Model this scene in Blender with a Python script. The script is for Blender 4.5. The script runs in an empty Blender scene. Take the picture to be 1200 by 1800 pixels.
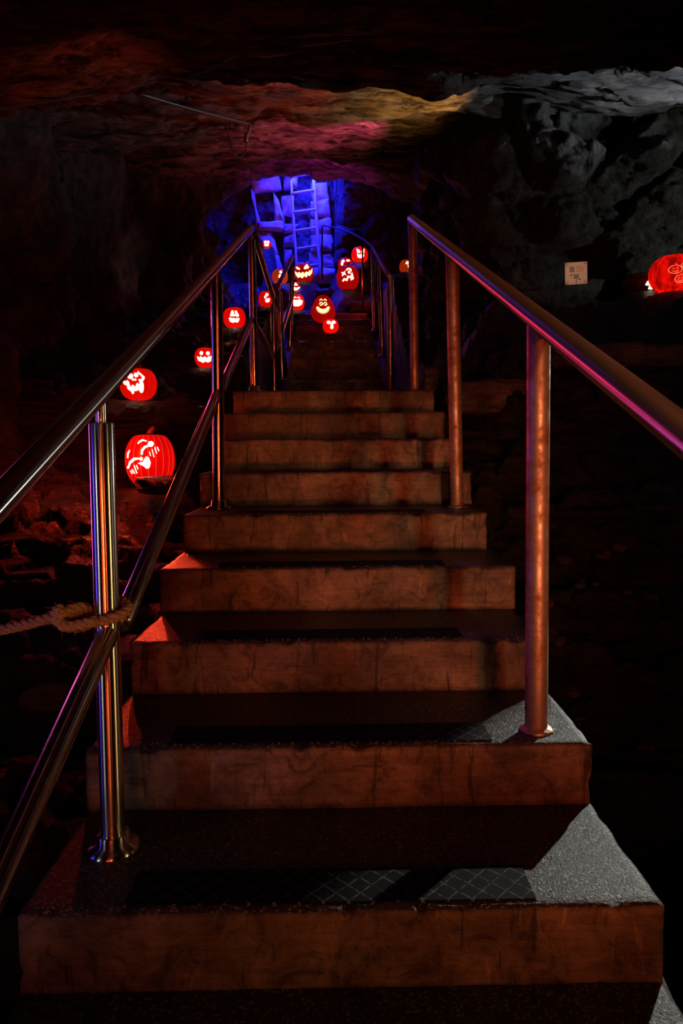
import bpy, bmesh, math, random
from mathutils import Vector, Matrix, noise
from mathutils.geometry import delaunay_2d_cdt
random.seed(7)
S = bpy.context.scene
COL = S.collection

# ------------------------------------------------------------------ camera
FPX = 1200.0
PITCH, YAW, ROLL = 0.0594, -0.0130, -0.0079
CZ, CY = 0.8542, 1.2105
PCY = 856.7
cp, sp, cy_, sy_, cr, sr = math.cos(PITCH), math.sin(PITCH), math.cos(YAW), math.sin(YAW), math.cos(ROLL), math.sin(ROLL)
e1 = Vector((cy_, sy_, 0)); f0 = Vector((-sy_, cy_, 0)); zz = Vector((0, 0, 1))
FW = cp * f0 - sp * zz; UP0 = sp * f0 + cp * zz
RT = cr * e1 + sr * UP0; UP = -sr * e1 + cr * UP0
CAM = Vector((0, -CY, CZ))
cd = bpy.data.cameras.new('camera'); cam = bpy.data.objects.new('camera', cd); COL.objects.link(cam)
cam.matrix_world = Matrix(((RT.x, UP.x, -FW.x, CAM.x), (RT.y, UP.y, -FW.y, CAM.y), (RT.z, UP.z, -FW.z, CAM.z), (0, 0, 0, 1)))
cd.sensor_width = 36; cd.sensor_fit = 'AUTO'; cd.lens = 36 * FPX / 1800
cd.shift_y = -(900 - PCY) / 1800.0
cd.clip_start = 0.02; cd.clip_end = 100
S.camera = cam

def at(px, py, y):
    d = FW + RT * ((px - 600) / FPX) - UP * ((py - PCY) / FPX)
    return CAM + d * ((y + CY) / d.y)
def atz(px, py, z):
    d = FW + RT * ((px - 600) / FPX) - UP * ((py - PCY) / FPX)
    return CAM + d * ((z - CZ) / d.z)

# ------------------------------------------------------------------ world and light
w = bpy.data.worlds.new('world'); S.world = w; w.use_nodes = True
w.node_tree.nodes['Background'].inputs[0].default_value = (0.006, 0.004, 0.005, 1)
w.node_tree.nodes['Background'].inputs[1].default_value = 0.02
S.view_settings.view_transform = 'Standard'; S.view_settings.look = 'None'
S.view_settings.gamma = 1; S.view_settings.exposure = 0.0; S.view_settings.use_curve_mapping = False
S.cycles.use_denoising = True
S.cycles.max_bounces = 6; S.cycles.sample_clamp_indirect = 3.0
S.cycles.caustics_reflective = False; S.cycles.caustics_refractive = False

def lamp(name, kind, loc, color, power, target=None, size=0.1, spot=None, blend=0.3, sizey=None):
    l = bpy.data.lights.new(name, kind); l.energy = power; l.color = color
    if kind == 'AREA':
        l.size = size
        if sizey: l.shape = 'RECTANGLE'; l.size_y = sizey
    else:
        l.shadow_soft_size = size
    if kind == 'SPOT': l.spot_size = math.radians(spot); l.spot_blend = blend
    o = bpy.data.objects.new(name, l); COL.objects.link(o); o.location = loc
    if target is not None:
        o.rotation_euler = (Vector(target) - Vector(loc)).to_track_quat('-Z', 'Y').to_euler()
    return o

def spread(o, deg): o.data.spread = math.radians(deg); return o

H, RUN = 0.1488, 0.3587
XL, XR = -0.588, 0.612
YB, R2 = 4.97, 0.364
ZL = 8 * H                      # landing height
ZT = ZL + 10 * H                # top landing height
CORNER = Vector((XR, RUN, H)); PSH = atz(935, 1535, 0)
SD = (CORNER - PSH).normalized()
# white work lamp beyond the right edge: grazes the stair corners
lamp('white_spot_lamp', 'SPOT', CORNER + SD * 3.2, (1.0, 1.0, 0.90), 280, CORNER - SD * 0.22 + Vector((0.10, 0, 0)), 0.012, 13, 0.4)
lamp('white_rail_fill', 'SPOT', CORNER + SD * 3.3, (0.88, 1.0, 0.92), 45, (0.0, 0.2, 1.2), 0.02, 22, 0.5)  # added head beside the work lamp, brightens the rails
lamp('white_flood_lamp', 'SPOT', (4.2, 2.7, 2.3), (0.95, 1.0, 0.90), 70, (3.0, 4.2, 2.75), 0.06, 62, 1.0)
lamp('white_ceiling_lamp', 'SPOT', (3.7, 3.60, 2.95), (0.82, 0.88, 1.0), 170, (1.8, 3.7, 3.55), 0.03, 54, 0.9)
lamp('amber_ceiling_lamp', 'SPOT', (1.05, 3.75, 2.95), (1.0, 0.42, 0.06), 110, (0.60, 4.15, 3.55), 0.03, 80, 0.9)
lamp('pink_ceiling_fill', 'SPOT', (0.45, 4.3, 2.95), (1.0, 0.06, 0.20), 170, (-0.15, 5.0, 3.85), 0.03, 72, 0.9)  # unseen spot added for the mixed pumpkin and blue glow overhead
lamp('magenta_ceiling_fill', 'SPOT', (-0.1, 7.1, 3.5), (1.0, 0.05, 0.60), 60, (-0.2, 7.9, 4.6), 0.03, 90, 0.9)  # added, no fixture: tints the lintel of the chamber mouth
lamp('orange_ceiling_lamp', 'SPOT', (0.1, 3.60, 2.80), (1.0, 0.085, 0.025), 42, (-0.45, 4.0, 3.5), 0.03, 84, 0.9)
lamp('red_ceiling_lamp', 'SPOT', (-0.7, 2.3, 2.3), (1.0, 0.09, 0.03), 16, (-1.6, 2.8, 2.9), 0.04, 90, 0.9)
spread(lamp('blue_chamber_lamp', 'AREA', (-0.35, 9.68, 5.55), (0.012, 0.014, 1.0), 120, (-0.45, 10.3, 3.5), 0.35), 120)
lamp('blue_floor_lamp', 'SPOT', (-0.02, 9.72, 3.15), (0.008, 0.10, 1.0), 38, (-0.15, 10.3, 4.0), 0.04, 120, 0.9)
lamp('blue_spill_fill', 'SPOT', (-0.35, 9.0, 4.7), (0.12, 0.02, 1.0), 12, (-0.15, 8.7, 2.8), 0.05, 40, 0.8)  # added spot standing in for blue spill on the upper rock pile
lamp('upper_red_fill', 'POINT', (0.36, 8.05, 3.05), (1.0, 0.04, 0.03), 5, None, 0.03)  # added in mid-air to stand for pumpkin glow on the rocks
lamp('sign_lamp', 'SPOT', at(1012, 400, 3.2), (1.0, 0.60, 0.40), 9, at(1012, 480, 4.03), 0.02, 14, 0.2)
lamp('pink_side_fill', 'SPOT', (-1.15, 3.3, 1.75), (1.0, 0.02, 0.08), 36, (0.5, 0.5, 1.1), 0.03, 34, 0.7)  # added spot, boosts red pumpkin glow on the right rail and posts
lamp('violet_post_fill', 'SPOT', (-1.35, 3.1, 1.95), (0.32, 0.08, 1.0), 5, (-0.46, 3.05, 1.75), 0.06, 50, 0.6)  # unseen spot added to edge the third left post in violet
lamp('blue_post_fill', 'SPOT', (-1.6, 1.75, 1.25), (0.25, 0.12, 1.0), 6, (-0.48, 1.67, 1.15), 0.06, 44, 0.6)  # added source, gives the second left post its blue edge
lamp('violet_side_fill', 'SPOT', (-1.55, 1.2, 0.75), (0.35, 0.05, 1.0), 5, (0.5, 0.44, 0.75), 0.03, 44, 0.6)  # unseen, added to turn the front right post's left side purple
lamp('violet_rail_fill', 'SPOT', (0.1, 6.6, 3.7), (0.35, 0.10, 1.0), 26, (0.52, 1.2, 1.35), 0.3, 17, 0.6)  # added soft source for the purple sheen on the right rail
# coloured show lamps near the floor behind the photographer
spread(lamp('red_show_lamp', 'AREA', (1.3, -3.4, 0.24), (1.0, 0.09, 0.018), 3.2, (0.3, 2.5, 1.15), 0.22), 38)
spread(lamp('orange_show_lamp', 'AREA', (-0.1, -3.4, 0.24), (1.0, 0.30, 0.08), 1.0, (0.15, 2.5, 1.15), 0.2), 38)
spread(lamp('amber_post_fill', 'AREA', (1.0, -3.2, 0.9), (1.0, 0.46, 0.20), 0.8, (0.52, 0.6, 0.7), 0.15), 22)  # added unseen fill that makes the right posts less red
P1_ = at(265, 830, 2.75)
lamp('pumpkin_glow_fill', 'POINT', P1_ + Vector((-0.12, -0.32, 0.16)), (1.0, 0.04, 0.015), 9, None, 0.02)  # extra light added outside the pumpkin, imitates its glow on the rocks
lamp('step_corner_fill', 'SPOT', P1_ + Vector((0.05, -0.35, 0.02)), (1.0, 0.05, 0.015), 34, (-0.55, 1.12, 0.40), 0.012, 17, 0.5)  # added spot standing for pumpkin glow on the left step corners
lamp('rock_patch_fill', 'SPOT', P1_ + Vector((0.02, -0.28, 0.05)), (1.0, 0.07, 0.02), 14, at(222, 905, 2.25), 0.012, 46, 0.6)  # unseen spot added to redden the rock below the pumpkin
lamp('boulder_fill', 'SPOT', (-1.3, -0.2, 1.2), (1.0, 0.5, 0.62), 2.2, (-0.82, 0.9, 0.2), 0.02, 34, 0.7)  # added only so that the boulder shows faintly
lamp('left_wall_fill', 'SPOT', (-0.9, 3.8, 1.5), (1.0, 0.6, 0.5), 40, (-1.85, 5.3, 2.55), 0.04, 17, 0.8)  # unseen fill added for the pale patch on the left wall
lamp('left_edge_fill', 'SPOT', (-1.3, 2.2, 2.9), (1.0, 0.22, 0.30), 5, (-2.1, 2.6, 2.0), 0.04, 60, 0.9)  # second added wall fill, reddish at the far left
lamp('tunnel_orange_lamp', 'SPOT', (-0.6, 6.3, 2.6), (1.0, 0.20, 0.06), 16, (-1.3, 7.5, 3.9), 0.04, 60, 0.9)
# added unseen upright lights that put coloured streaks on the steel posts
def streak_fill(name, x, y, col, L, wdt, hgt=1.8, z=0.75, sd=36):
    spread(lamp(name, 'AREA', (x, y, z), col, L * 0.12 * wdt * hgt, (-0.47, 0.2, z), wdt, sizey=hgt), sd)
streak_fill('violet_streak_fill', -1.75, 1.35, (1.0, 0.10, 0.55), 10, 0.22)
streak_fill('blue_streak_fill', -1.85, -0.1, (0.12, 0.06, 1.0), 5, 0.34)
streak_fill('white_streak_fill', -1.6, -0.95, (1.0, 0.95, 1.0), 9, 0.06, sd=24)
streak_fill('red_streak_fill', -0.75, -2.6, (1.0, 0.04, 0.01), 7, 0.35)
streak_fill('orange_streak_fill', 0.05, -3.0, (1.0, 0.08, 0.015), 5, 0.2)
streak_fill('gold_streak_fill', 1.9, -0.65, (1.0, 0.55, 0.18), 8, 0.26, sd=24)
streak_fill('dim_streak_fill', 1.7, 0.6, (0.6, 0.38, 0.18), 0.8, 0.4, sd=24)

# ------------------------------------------------------------------ materials
def mat(name):
    m = bpy.data.materials.new(name); m.use_nodes = True
    nt = m.node_tree; return m, nt, nt.nodes['Principled BSDF']
def N(nt, t, **k):
    n = nt.nodes.new(t)
    for a, v in k.items():
        if a.startswith('i_'):
            key = a[2:]; n.inputs[int(key) if key.isdigit() else key].default_value = v
        else: setattr(n, a, v)
    return n
def coords(nt, scale=(1, 1, 1), src='Object'):
    tc = N(nt, 'ShaderNodeTexCoord'); mp = N(nt, 'ShaderNodeMapping'); mp.inputs['Scale'].default_value = scale
    nt.links.new(tc.outputs[src], mp.inputs['Vector']); return mp.outputs[0]
def noisen(nt, vec, scale, detail=8, rough=0.6, dist=0.0):
    n = N(nt, 'ShaderNodeTexNoise', i_Scale=scale, i_Detail=detail, i_Roughness=rough, i_Distortion=dist)
    nt.links.new(vec, n.inputs['Vector']); return n.outputs['Fac']
def ramp(nt, fac, stops):
    r = N(nt, 'ShaderNodeValToRGB'); el = r.color_ramp.elements
    while len(el) < len(stops): el.new(0.5)
    for e, (p, c) in zip(el, stops): e.position = p; e.color = (*c, 1)
    nt.links.new(fac, r.inputs[0]); return r.outputs[0]
def bump(nt, hgt, strength, dist, prev=None):
    b = N(nt, 'ShaderNodeBump', i_Strength=strength, i_Distance=dist)
    nt.links.new(hgt, b.inputs['Height'])
    if prev: nt.links.new(prev, b.inputs['Normal'])
    return b.outputs[0]
def mul(nt, a, b):
    m = N(nt, 'ShaderNodeMix', data_type='RGBA', blend_type='MULTIPLY'); m.inputs[0].default_value = 1
    nt.links.new(a, m.inputs[6]); nt.links.new(b, m.inputs[7]); return m.outputs[2]

def rock_mat(name, dark, light, stretch, rough=0.5, b1=0.035, fs=9, k=1.0):
    m, nt, P = mat(name)
    v = coords(nt, stretch); v1 = coords(nt)
    big = noisen(nt, v1, 2.2, 5, 0.6); fine = noisen(nt, v, fs, 13, 0.76, 0.6); grit = noisen(nt, v1, 60, 4, 0.7)
    c = ramp(nt, fine, [(0.42, dark), (0.59, light), (0.70, tuple(min(1, a * 1.5) for a in light))])
    c2 = ramp(nt, big, [(0.3, (0.45, 0.43, 0.42)), (0.62, (1, 1, 1))])
    nt.links.new(mul(nt, c, c2), P.inputs['Base Color'])
    r = ramp(nt, grit, [(0.3, (rough - 0.15,) * 3), (0.7, (rough + 0.25,) * 3)]); nt.links.new(r, P.inputs['Roughness'])
    b = bump(nt, fine, 0.9 * k, b1); b = bump(nt, grit, 0.5 * k, 0.004, b); nt.links.new(b, P.inputs['Normal'])
    P.inputs['Specular IOR Level'].default_value = 0.45
    return m
M_CEIL = rock_mat('ceiling_slate', (0.002, 0.0018, 0.0016), (0.24, 0.22, 0.20), (0.26, 1.15, 1.6), 0.5, 0.12, 10)
M_LEFT = rock_mat('left_slate', (0.010, 0.009, 0.008), (0.075, 0.062, 0.055), (1.0, 1.6, 0.5), 0.5, 0.05)
M_RIGHT = rock_mat('grey_masonry', (0.010, 0.010, 0.0095), (0.10, 0.10, 0.092), (1.3, 1.3, 0.8), 0.55, 0.07)
M_GROUND = rock_mat('wet_ledge_slate', (0.008, 0.007, 0.007), (0.075, 0.062, 0.057), (0.5, 1.0, 3.0), 0.28, 0.06)
M_BLOCK = rock_mat('limewashed_block', (0.5, 0.5, 0.5), (0.85, 0.85, 0.85), (1, 1, 0.7), 0.7, 0.02)
M_DBLOCK = rock_mat('dark_block', (0.02, 0.02, 0.022), (0.13, 0.13, 0.13), (1, 1, 1), 0.7, 0.02)
M_SLAB = rock_mat('pale_slab_stone', (0.03, 0.026, 0.024), (0.16, 0.14, 0.12), (0.6, 1, 2.0), 0.6, 0.02)

def concrete(name, is_riser):
    m, nt, P = mat(name)
    v1 = coords(nt); v2 = coords(nt, (9, 9, 1.3)); v3 = coords(nt, (1.2, 3, 16))
    big = noisen(nt, v1, 3.5, 8, 0.65); drip = noisen(nt, v2, 3.2, 6, 0.6, 0.8); brush = noisen(nt, v3, 7, 8, 0.7)
    grit = noisen(nt, v1, 170, 3, 0.6)
    if is_riser:
        warp = noisen(nt, v1, 14, 6, 0.7, 1.5)
        c = ramp(nt, big, [(0.30, (0.045, 0.032, 0.026)), (0.47, (0.12, 0.085, 0.06)), (0.56, (0.20, 0.15, 0.11)), (0.70, (0.34, 0.26, 0.19))])
        c = mul(nt, c, ramp(nt, warp, [(0.36, (0.35, 0.32, 0.30)), (0.5, (0.95, 0.95, 0.95)), (0.66, (1.25, 1.2, 1.15))]))
        c = mul(nt, c, ramp(nt, drip, [(0.36, (0.30, 0.27, 0.25)), (0.41, (1, 1, 1)), (0.66, (1, 1, 1)), (0.70, (1.7, 1.7, 1.6))]))
        c = mul(nt, c, ramp(nt, brush, [(0.30, (0.6, 0.6, 0.6)), (0.6, (1, 1, 1))]))
        b = bump(nt, brush, 0.35, 0.005); b = bump(nt, warp, 0.6, 0.010, b); b = bump(nt, grit, 0.5, 0.002, b)
        P.inputs['Roughness'].default_value = 0.5
    else:
        c = ramp(nt, big, [(0.3, (0.030, 0.030, 0.027)), (0.55, (0.06, 0.06, 0.054)), (0.8, (0.10, 0.095, 0.085))])
        sp_ = N(nt, 'ShaderNodeTexVoronoi', i_Scale=210.0); nt.links.new(v1, sp_.inputs['Vector'])
        s_ = N(nt, 'ShaderNodeSeparateColor'); nt.links.new(sp_.outputs['Color'], s_.inputs[0])
        c = mul(nt, c, ramp(nt, s_.outputs[0], [(0.0, (0.25, 0.25, 0.25)), (0.6, (0.9, 0.9, 0.9)), (0.86, (1.2, 1.2, 1.1)), (0.90, (5, 5, 5))]))  # brightest specks paint wet sparkle into the tread colour
        fine = noisen(nt, v1, 420, 2, 0.6)
        b = bump(nt, big, 0.4, 0.012); b = bump(nt, s_.outputs[0], 0.9, 0.004, b); b = bump(nt, grit, 0.9, 0.003, b); b = bump(nt, fine, 0.8, 0.002, b)
        P.inputs['Roughness'].default_value = 0.34
    nt.links.new(c, P.inputs['Base Color']); nt.links.new(b, P.inputs['Normal'])
    return m
M_RISER = concrete('brown_concrete', True)  # brown-grey blotched and streaked tone for the risers
M_TREAD = concrete('gritty_wet_concrete', False)

def mat_strip():
    m, nt, P = mat('black_grip_strip')
    tc = N(nt, 'ShaderNodeTexCoord'); mp = N(nt, 'ShaderNodeMapping'); mp.inputs['Rotation'].default_value = (0, 0, math.radians(45)); mp.inputs['Scale'].default_value = (1, 1, 1)
    nt.links.new(tc.outputs['Object'], mp.inputs['Vector'])
    s = N(nt, 'ShaderNodeSeparateXYZ'); nt.links.new(mp.outputs[0], s.inputs[0])
    hs = []
    for k in (0, 1):
        a = N(nt, 'ShaderNodeMath', operation='PINGPONG'); a.inputs[1].default_value = 0.0165; nt.links.new(s.outputs[k], a.inputs[0])
        b = N(nt, 'ShaderNodeMath', operation='LESS_THAN'); b.inputs[1].default_value = 0.0016; nt.links.new(a.outputs[0], b.inputs[0]); hs.append(b.outputs[0])
    mx = N(nt, 'ShaderNodeMath', operation='MAXIMUM'); nt.links.new(hs[0], mx.inputs[0]); nt.links.new(hs[1], mx.inputs[1])
    nz = noisen(nt, coords(nt), 90, 3)
    c = ramp(nt, mx.outputs[0], [(0, (0.004, 0.004, 0.004)), (1, (0.16, 0.16, 0.15))])
    c = mul(nt, c, ramp(nt, nz, [(0.4, (0.1, 0.1, 0.1)), (0.6, (1, 1, 1))]))
    nt.links.new(c, P.inputs['Base Color']); P.inputs['Roughness'].default_value = 0.75; P.inputs['Specular IOR Level'].default_value = 0.15
    nt.links.new(bump(nt, mx.outputs[0], 0.8, 0.002), P.inputs['Normal'])
    return m
M_STRIP = mat_strip()

def steel(name, col, rough, aniso, rust=None, axis='Z'):
    m, nt, P = mat(name)
    P.inputs['Base Color'].default_value = (*col, 1); P.inputs['Metallic'].default_value = 1; P.inputs['Roughness'].default_value = rough
    P.inputs['Anisotropic'].default_value = aniso
    t = N(nt, 'ShaderNodeTangent', direction_type='RADIAL', axis=axis); nt.links.new(t.outputs[0], P.inputs['Tangent']); P.inputs['Anisotropic Rotation'].default_value = 0.25
    v = coords(nt)
    if rust:
        nz = noisen(nt, v, 22, 8, 0.7); g = noisen(nt, v, 160, 3, 0.7)
        nt.links.new(ramp(nt, nz, [(0.35, rust), (0.62, col)]), P.inputs['Base Color'])
        nt.links.new(ramp(nt, nz, [(0.35, (0.75,) * 3), (0.62, (rough,) * 3)]), P.inputs['Roughness'])
        P.inputs['Metallic'].default_value = 0.75
        b = bump(nt, g, 0.25, 0.0015); nt.links.new(b, P.inputs['Normal'])
    return m
M_STEEL = steel('brushed_stainless_steel', (0.75, 0.72, 0.68), 0.26, 0.95)
M_RAIL = steel('brushed_rail_steel', (0.55, 0.53, 0.50), 0.22, 0.9)
M_RUST = steel('weathered_galvanised_steel', (0.50, 0.42, 0.36), 0.42, 0.4, rust=(0.30, 0.15, 0.08))
M_RRAIL = steel('worn_grey_rail_steel', (0.42, 0.38, 0.38), 0.36, 0.8)
M_WIRE, _, P_ = mat('dull_conduit_metal'); P_.inputs['Base Color'].default_value = (0.12, 0.11, 0.11, 1); P_.inputs['Metallic'].default_value = 0.7; P_.inputs['Roughness'].default_value = 0.4
M_BLACK, _, P_ = mat('black_rubber_cable'); P_.inputs['Base Color'].default_value = (0.03, 0.03, 0.03, 1); P_.inputs['Roughness'].default_value = 0.4
M_ROPE, nt_, P_ = mat('frayed_manila_rope')
nt_.links.new(ramp(nt_, noisen(nt_, coords(nt_), 240, 4), [(0.3, (0.16, 0.09, 0.05)), (0.7, (0.52, 0.34, 0.2))]), P_.inputs['Base Color'])
P_.inputs['Roughness'].default_value = 0.85
nt_.links.new(bump(nt_, noisen(nt_, coords(nt_), 400, 3), 0.8, 0.002), P_.inputs['Normal'])
M_LADDER, nt_, P_ = mat('painted_ladder_metal'); P_.inputs['Base Color'].default_value = (0.6, 0.6, 0.62, 1); P_.inputs['Roughness'].default_value = 0.5

def shell_mat(name, col, trans=0.75, lines=None, streaks=False):
    m, nt, P = mat(name)
    tr = N(nt, 'ShaderNodeBsdfTranslucent'); mx = N(nt, 'ShaderNodeMixShader'); mx.inputs[0].default_value = trans
    out = nt.nodes['Material Output']
    v = coords(nt)
    n = noisen(nt, coords(nt, (1, 1, 0.25)), 26 if streaks else 10, 6)
    c = ramp(nt, n, [(0.38 if streaks else 0.3, tuple(a * (0.25 if streaks else 0.75) for a in col)), (0.58 if streaks else 0.7, col)])
    if lines:
        s = N(nt, 'ShaderNodeSeparateXYZ'); nt.links.new(v, s.inputs[0])
        a = N(nt, 'ShaderNodeMath', operation='ARCTAN2'); nt.links.new(s.outputs[0], a.inputs[0]); nt.links.new(s.outputs[1], a.inputs[1])
        pp = N(nt, 'ShaderNodeMath', operation='PINGPONG'); pp.inputs[1].default_value = math.pi / lines; nt.links.new(a.outputs[0], pp.inputs[0])
        lt = N(nt, 'ShaderNodeMath', operation='LESS_THAN'); lt.inputs[1].default_value = 0.013; nt.links.new(pp.outputs[0], lt.inputs[0])
        mm = N(nt, 'ShaderNodeMix', data_type='RGBA'); nt.links.new(lt.outputs[0], mm.inputs[0]); nt.links.new(c, mm.inputs[6]); mm.inputs[7].default_value = (1, 0.30, 0.24, 1)
        c = mm.outputs[2]
    nt.links.new(c, P.inputs['Base Color']); nt.links.new(c, tr.inputs[0]); P.inputs['Roughness'].default_value = 0.35
    nt.links.new(P.outputs[0], mx.inputs[1]); nt.links.new(tr.outputs[0], mx.inputs[2]); nt.links.new(mx.outputs[0], out.inputs[0])
    return m
M_PK = shell_mat('red_lit_pumpkin_skin', (0.75, 0.012, 0.006))
M_PKL = shell_mat('ribbed_red_pumpkin_skin', (0.75, 0.004, 0.006), 0.8, lines=20)
M_PKS = shell_mat('streaked_red_pumpkin_skin', (0.9, 0.02, 0.012), 0.8, streaks=True)
M_PKO = shell_mat('orange_pumpkin_skin', (0.8, 0.2, 0.04))
M_PKD = shell_mat('dull_brown_pumpkin_skin', (0.10, 0.03, 0.012), 0.15)
M_STEM, _, P_ = mat('dry_pumpkin_stem'); P_.inputs['Base Color'].default_value = (0.20, 0.08, 0.04, 1); P_.inputs['Roughness'].default_value = 0.8
def glow(name, col, s):
    m, nt, P = mat(name); P.inputs['Base Color'].default_value = (0, 0, 0, 1)
    P.inputs['Emission Color'].default_value = (*col, 1); P.inputs['Emission Strength'].default_value = s; return m
M_HOT = glow('glowing_carving', (1.0, 0.40, 0.26), 8.0)
M_WARM = glow('warm_glowing_carving', (1.0, 0.66, 0.25), 2.2)
M_DIM = glow('dim_glowing_carving', (1.0, 0.22, 0.10), 1.0)

# ------------------------------------------------------------------ mesh helpers
def link(name, me, m=None, parent=None, smooth=True, loc=None):
    o = bpy.data.objects.new(name, me); COL.objects.link(o)
    if m: me.materials.append(m)
    if smooth:
        for p in me.polygons: p.use_smooth = True
    if parent: o.parent = parent
    if loc is not None: o.location = loc
    return o
def mesh(name, V, F):
    me = bpy.data.meshes.new(name); me.from_pydata([tuple(v) for v in V], [], F); me.update(); return me
def tag(o, label=None, cat=None, group=None, kind=None):
    if label: o['label'] = label
    if cat: o['category'] = cat
    if group: o['group'] = group
    if kind: o['kind'] = kind
    return o
def empty(name, loc=(0, 0, 0), rz=0):
    o = bpy.data.objects.new(name, None); COL.objects.link(o); o.location = loc; o.rotation_euler = (0, 0, rz); o.empty_display_size = 0.05; return o
def interp(x, pts):
    if x <= pts[0][0]: return pts[0][1]
    for (a, b), (c, d) in zip(pts, pts[1:]):
        if x <= c: return b + (d - b) * (x - a) / (c - a)
    return pts[-1][1]
def fbm(p, oct=5, h=0.7): return noise.fractal(p, h, 2.1, oct)
def cells(p):
    d, pt = noise.voronoi(p); return d[1] - d[0], noise.cell(pt[0] * 3.7)

def pipe(name, p0, p1, r, m, parent, seg=36, r1=None, bev=0.0):
    """round tube whose local z axis runs from p0 to p1"""
    p0, p1 = Vector(p0), Vector(p1); L = (p1 - p0).length; r1 = r if r1 is None else r1
    prof = [(0, 0)] if bev >= 0 else []
    b = min(0.003, r * 0.2)
    prof = [(0, 0), (r - b, 0), (r, b)] + [(r + (r1 - r) * t / 6, b + (L - 2 * b) * t / 6) for t in range(1, 6)] + [(r1, L - b), (r1 - b, L), (0, L)]
    me = lathe_mesh(name, prof, seg)
    o = link(name, me, m, parent)
    q = (p1 - p0).normalized().to_track_quat('Z', 'Y')
    o.matrix_local = Matrix.Translation(p0) @ q.to_matrix().to_4x4()
    return o
def lathe_mesh(name, prof, seg=36):
    V, F = [], []
    for (r, z) in prof:
        for k in range(seg):
            a = 2 * math.pi * k / seg; V.append((r * math.cos(a), r * math.sin(a), z))
    for i in range(len(prof) - 1):
        for k in range(seg):
            a, b = i * seg + k, i * seg + (k + 1) % seg; F.append((a, b, b + seg, a + seg))
    me = mesh(name, V, F); bm = bmesh.new(); bm.from_mesh(me); bmesh.ops.remove_doubles(bm, verts=bm.verts, dist=1e-6)
    bm.to_mesh(me); bm.free(); return me
def catmull(P, n=10):
    P = [Vector(p) for p in P]; Q = [P[0] * 2 - P[1]] + P + [P[-1] * 2 - P[-2]]; out = []
    for i in range(1, len(Q) - 2):
        for k in range(n):
            t = k / n; a, b, c, d = Q[i - 1:i + 3]
            out.append(0.5 * ((2 * b) + (c - a) * t + (2 * a - 5 * b + 4 * c - d) * t * t + (3 * b - a - 3 * c + d) * t ** 3))
    out.append(P[-1]); return out
def frames(path):
    T = [(path[min(i + 1, len(path) - 1)] - path[max(i - 1, 0)]).normalized() for i in range(len(path))]
    u = T[0].orthogonal().normalized(); R = []
    for t in T:
        u = (u - t * u.dot(t)).normalized(); R.append((t, u, t.cross(u)))
    return R
def tube_data(path, r, seg=8, V=None, F=None, off=None):
    V = [] if V is None else V; F = [] if F is None else F
    fr = frames(path); base = len(V)
    for i, (p, (t, u, v)) in enumerate(zip(path, fr)):
        rr = r(i / (len(path) - 1)) if callable(r) else r
        c = p
        for k in range(seg):
            a = 2 * math.pi * k / seg; V.append(c + (u * math.cos(a) + v * math.sin(a)) * rr)
    for i in range(len(path) - 1):
        for k in range(seg):
            a = base + i * seg + k; b = base + i * seg + (k + 1) % seg; F.append((a, b, b + seg, a + seg))
    F.append(tuple(base + k for k in reversed(range(seg)))); F.append(tuple(base + (len(path) - 1) * seg + k for k in range(seg)))
    return V, F
def tube(name, path, r, m, parent=None, seg=8):
    V, F = tube_data(path, r, seg); return link(name, mesh(name, V, F), m, parent)
def bbox(name, x0, x1, y0, y1, z0, z1, m, parent=None, bevel=0.006, rough=0.0, cuts=0, seed=0, smooth=False):
    bm = bmesh.new(); bmesh.ops.create_cube(bm, size=1)
    for v in bm.verts: v.co = Vector(((x0 + x1) / 2 + v.co.x * (x1 - x0), (y0 + y1) / 2 + v.co.y * (y1 - y0), (z0 + z1) / 2 + v.co.z * (z1 - z0)))
    if cuts: bmesh.ops.subdivide_edges(bm, edges=bm.edges[:], cuts=cuts, use_grid_fill=True)
    if rough:
        for v in bm.verts: v.co += noise.noise_vector(v.co * 7 + Vector((seed, 0, 0))) * rough + noise.noise_vector(v.co * 28 + Vector((seed, 3, 0))) * rough * 0.4
    if bevel and not cuts: bmesh.ops.bevel(bm, geom=bm.edges[:], offset=bevel, segments=2, affect='EDGES', profile=0.6)
    me = bpy.data.meshes.new(name); bm.to_mesh(me); bm.free()
    return link(name, me, m, parent, smooth)

def rock(name, loc, size, m, label, cat='rock', group=None, seed=0, rz=0.0, sub=4, flat=0.6, parent=None):
    bm = bmesh.new(); bmesh.ops.create_icosphere(bm, subdivisions=sub, radius=1)
    sv = Vector((seed * 3.1, seed * 1.7, seed))
    for v in bm.verts:
        d = v.co.normalized()
        # blocky split slate: flatten towards a box, then break the faces
        k = 1 / max(abs(d.x), abs(d.y), abs(d.z)); p = d * (1 + (k - 1) * flat)
        e, c = cells(p * 1.1 + sv)
        p *= 1 + 0.16 * fbm(d * 1.7 + sv, 4) + 0.07 * min(e, 0.3)
        p.z += 0.05 * noise.noise(Vector((p.x * 2, p.y * 2, p.z * 9)) + sv)
        v.co = Vector((p.x * size[0] / 2, p.y * size[1] / 2, (p.z + 0.55) * size[2] / 2))
    me = bpy.data.meshes.new(name); bm.to_mesh(me); bm.free()
    o = link(name, me, m, parent); o.location = loc; o.rotation_euler = (0, 0, rz)
    if label: tag(o, label, cat, group)
    return o

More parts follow.
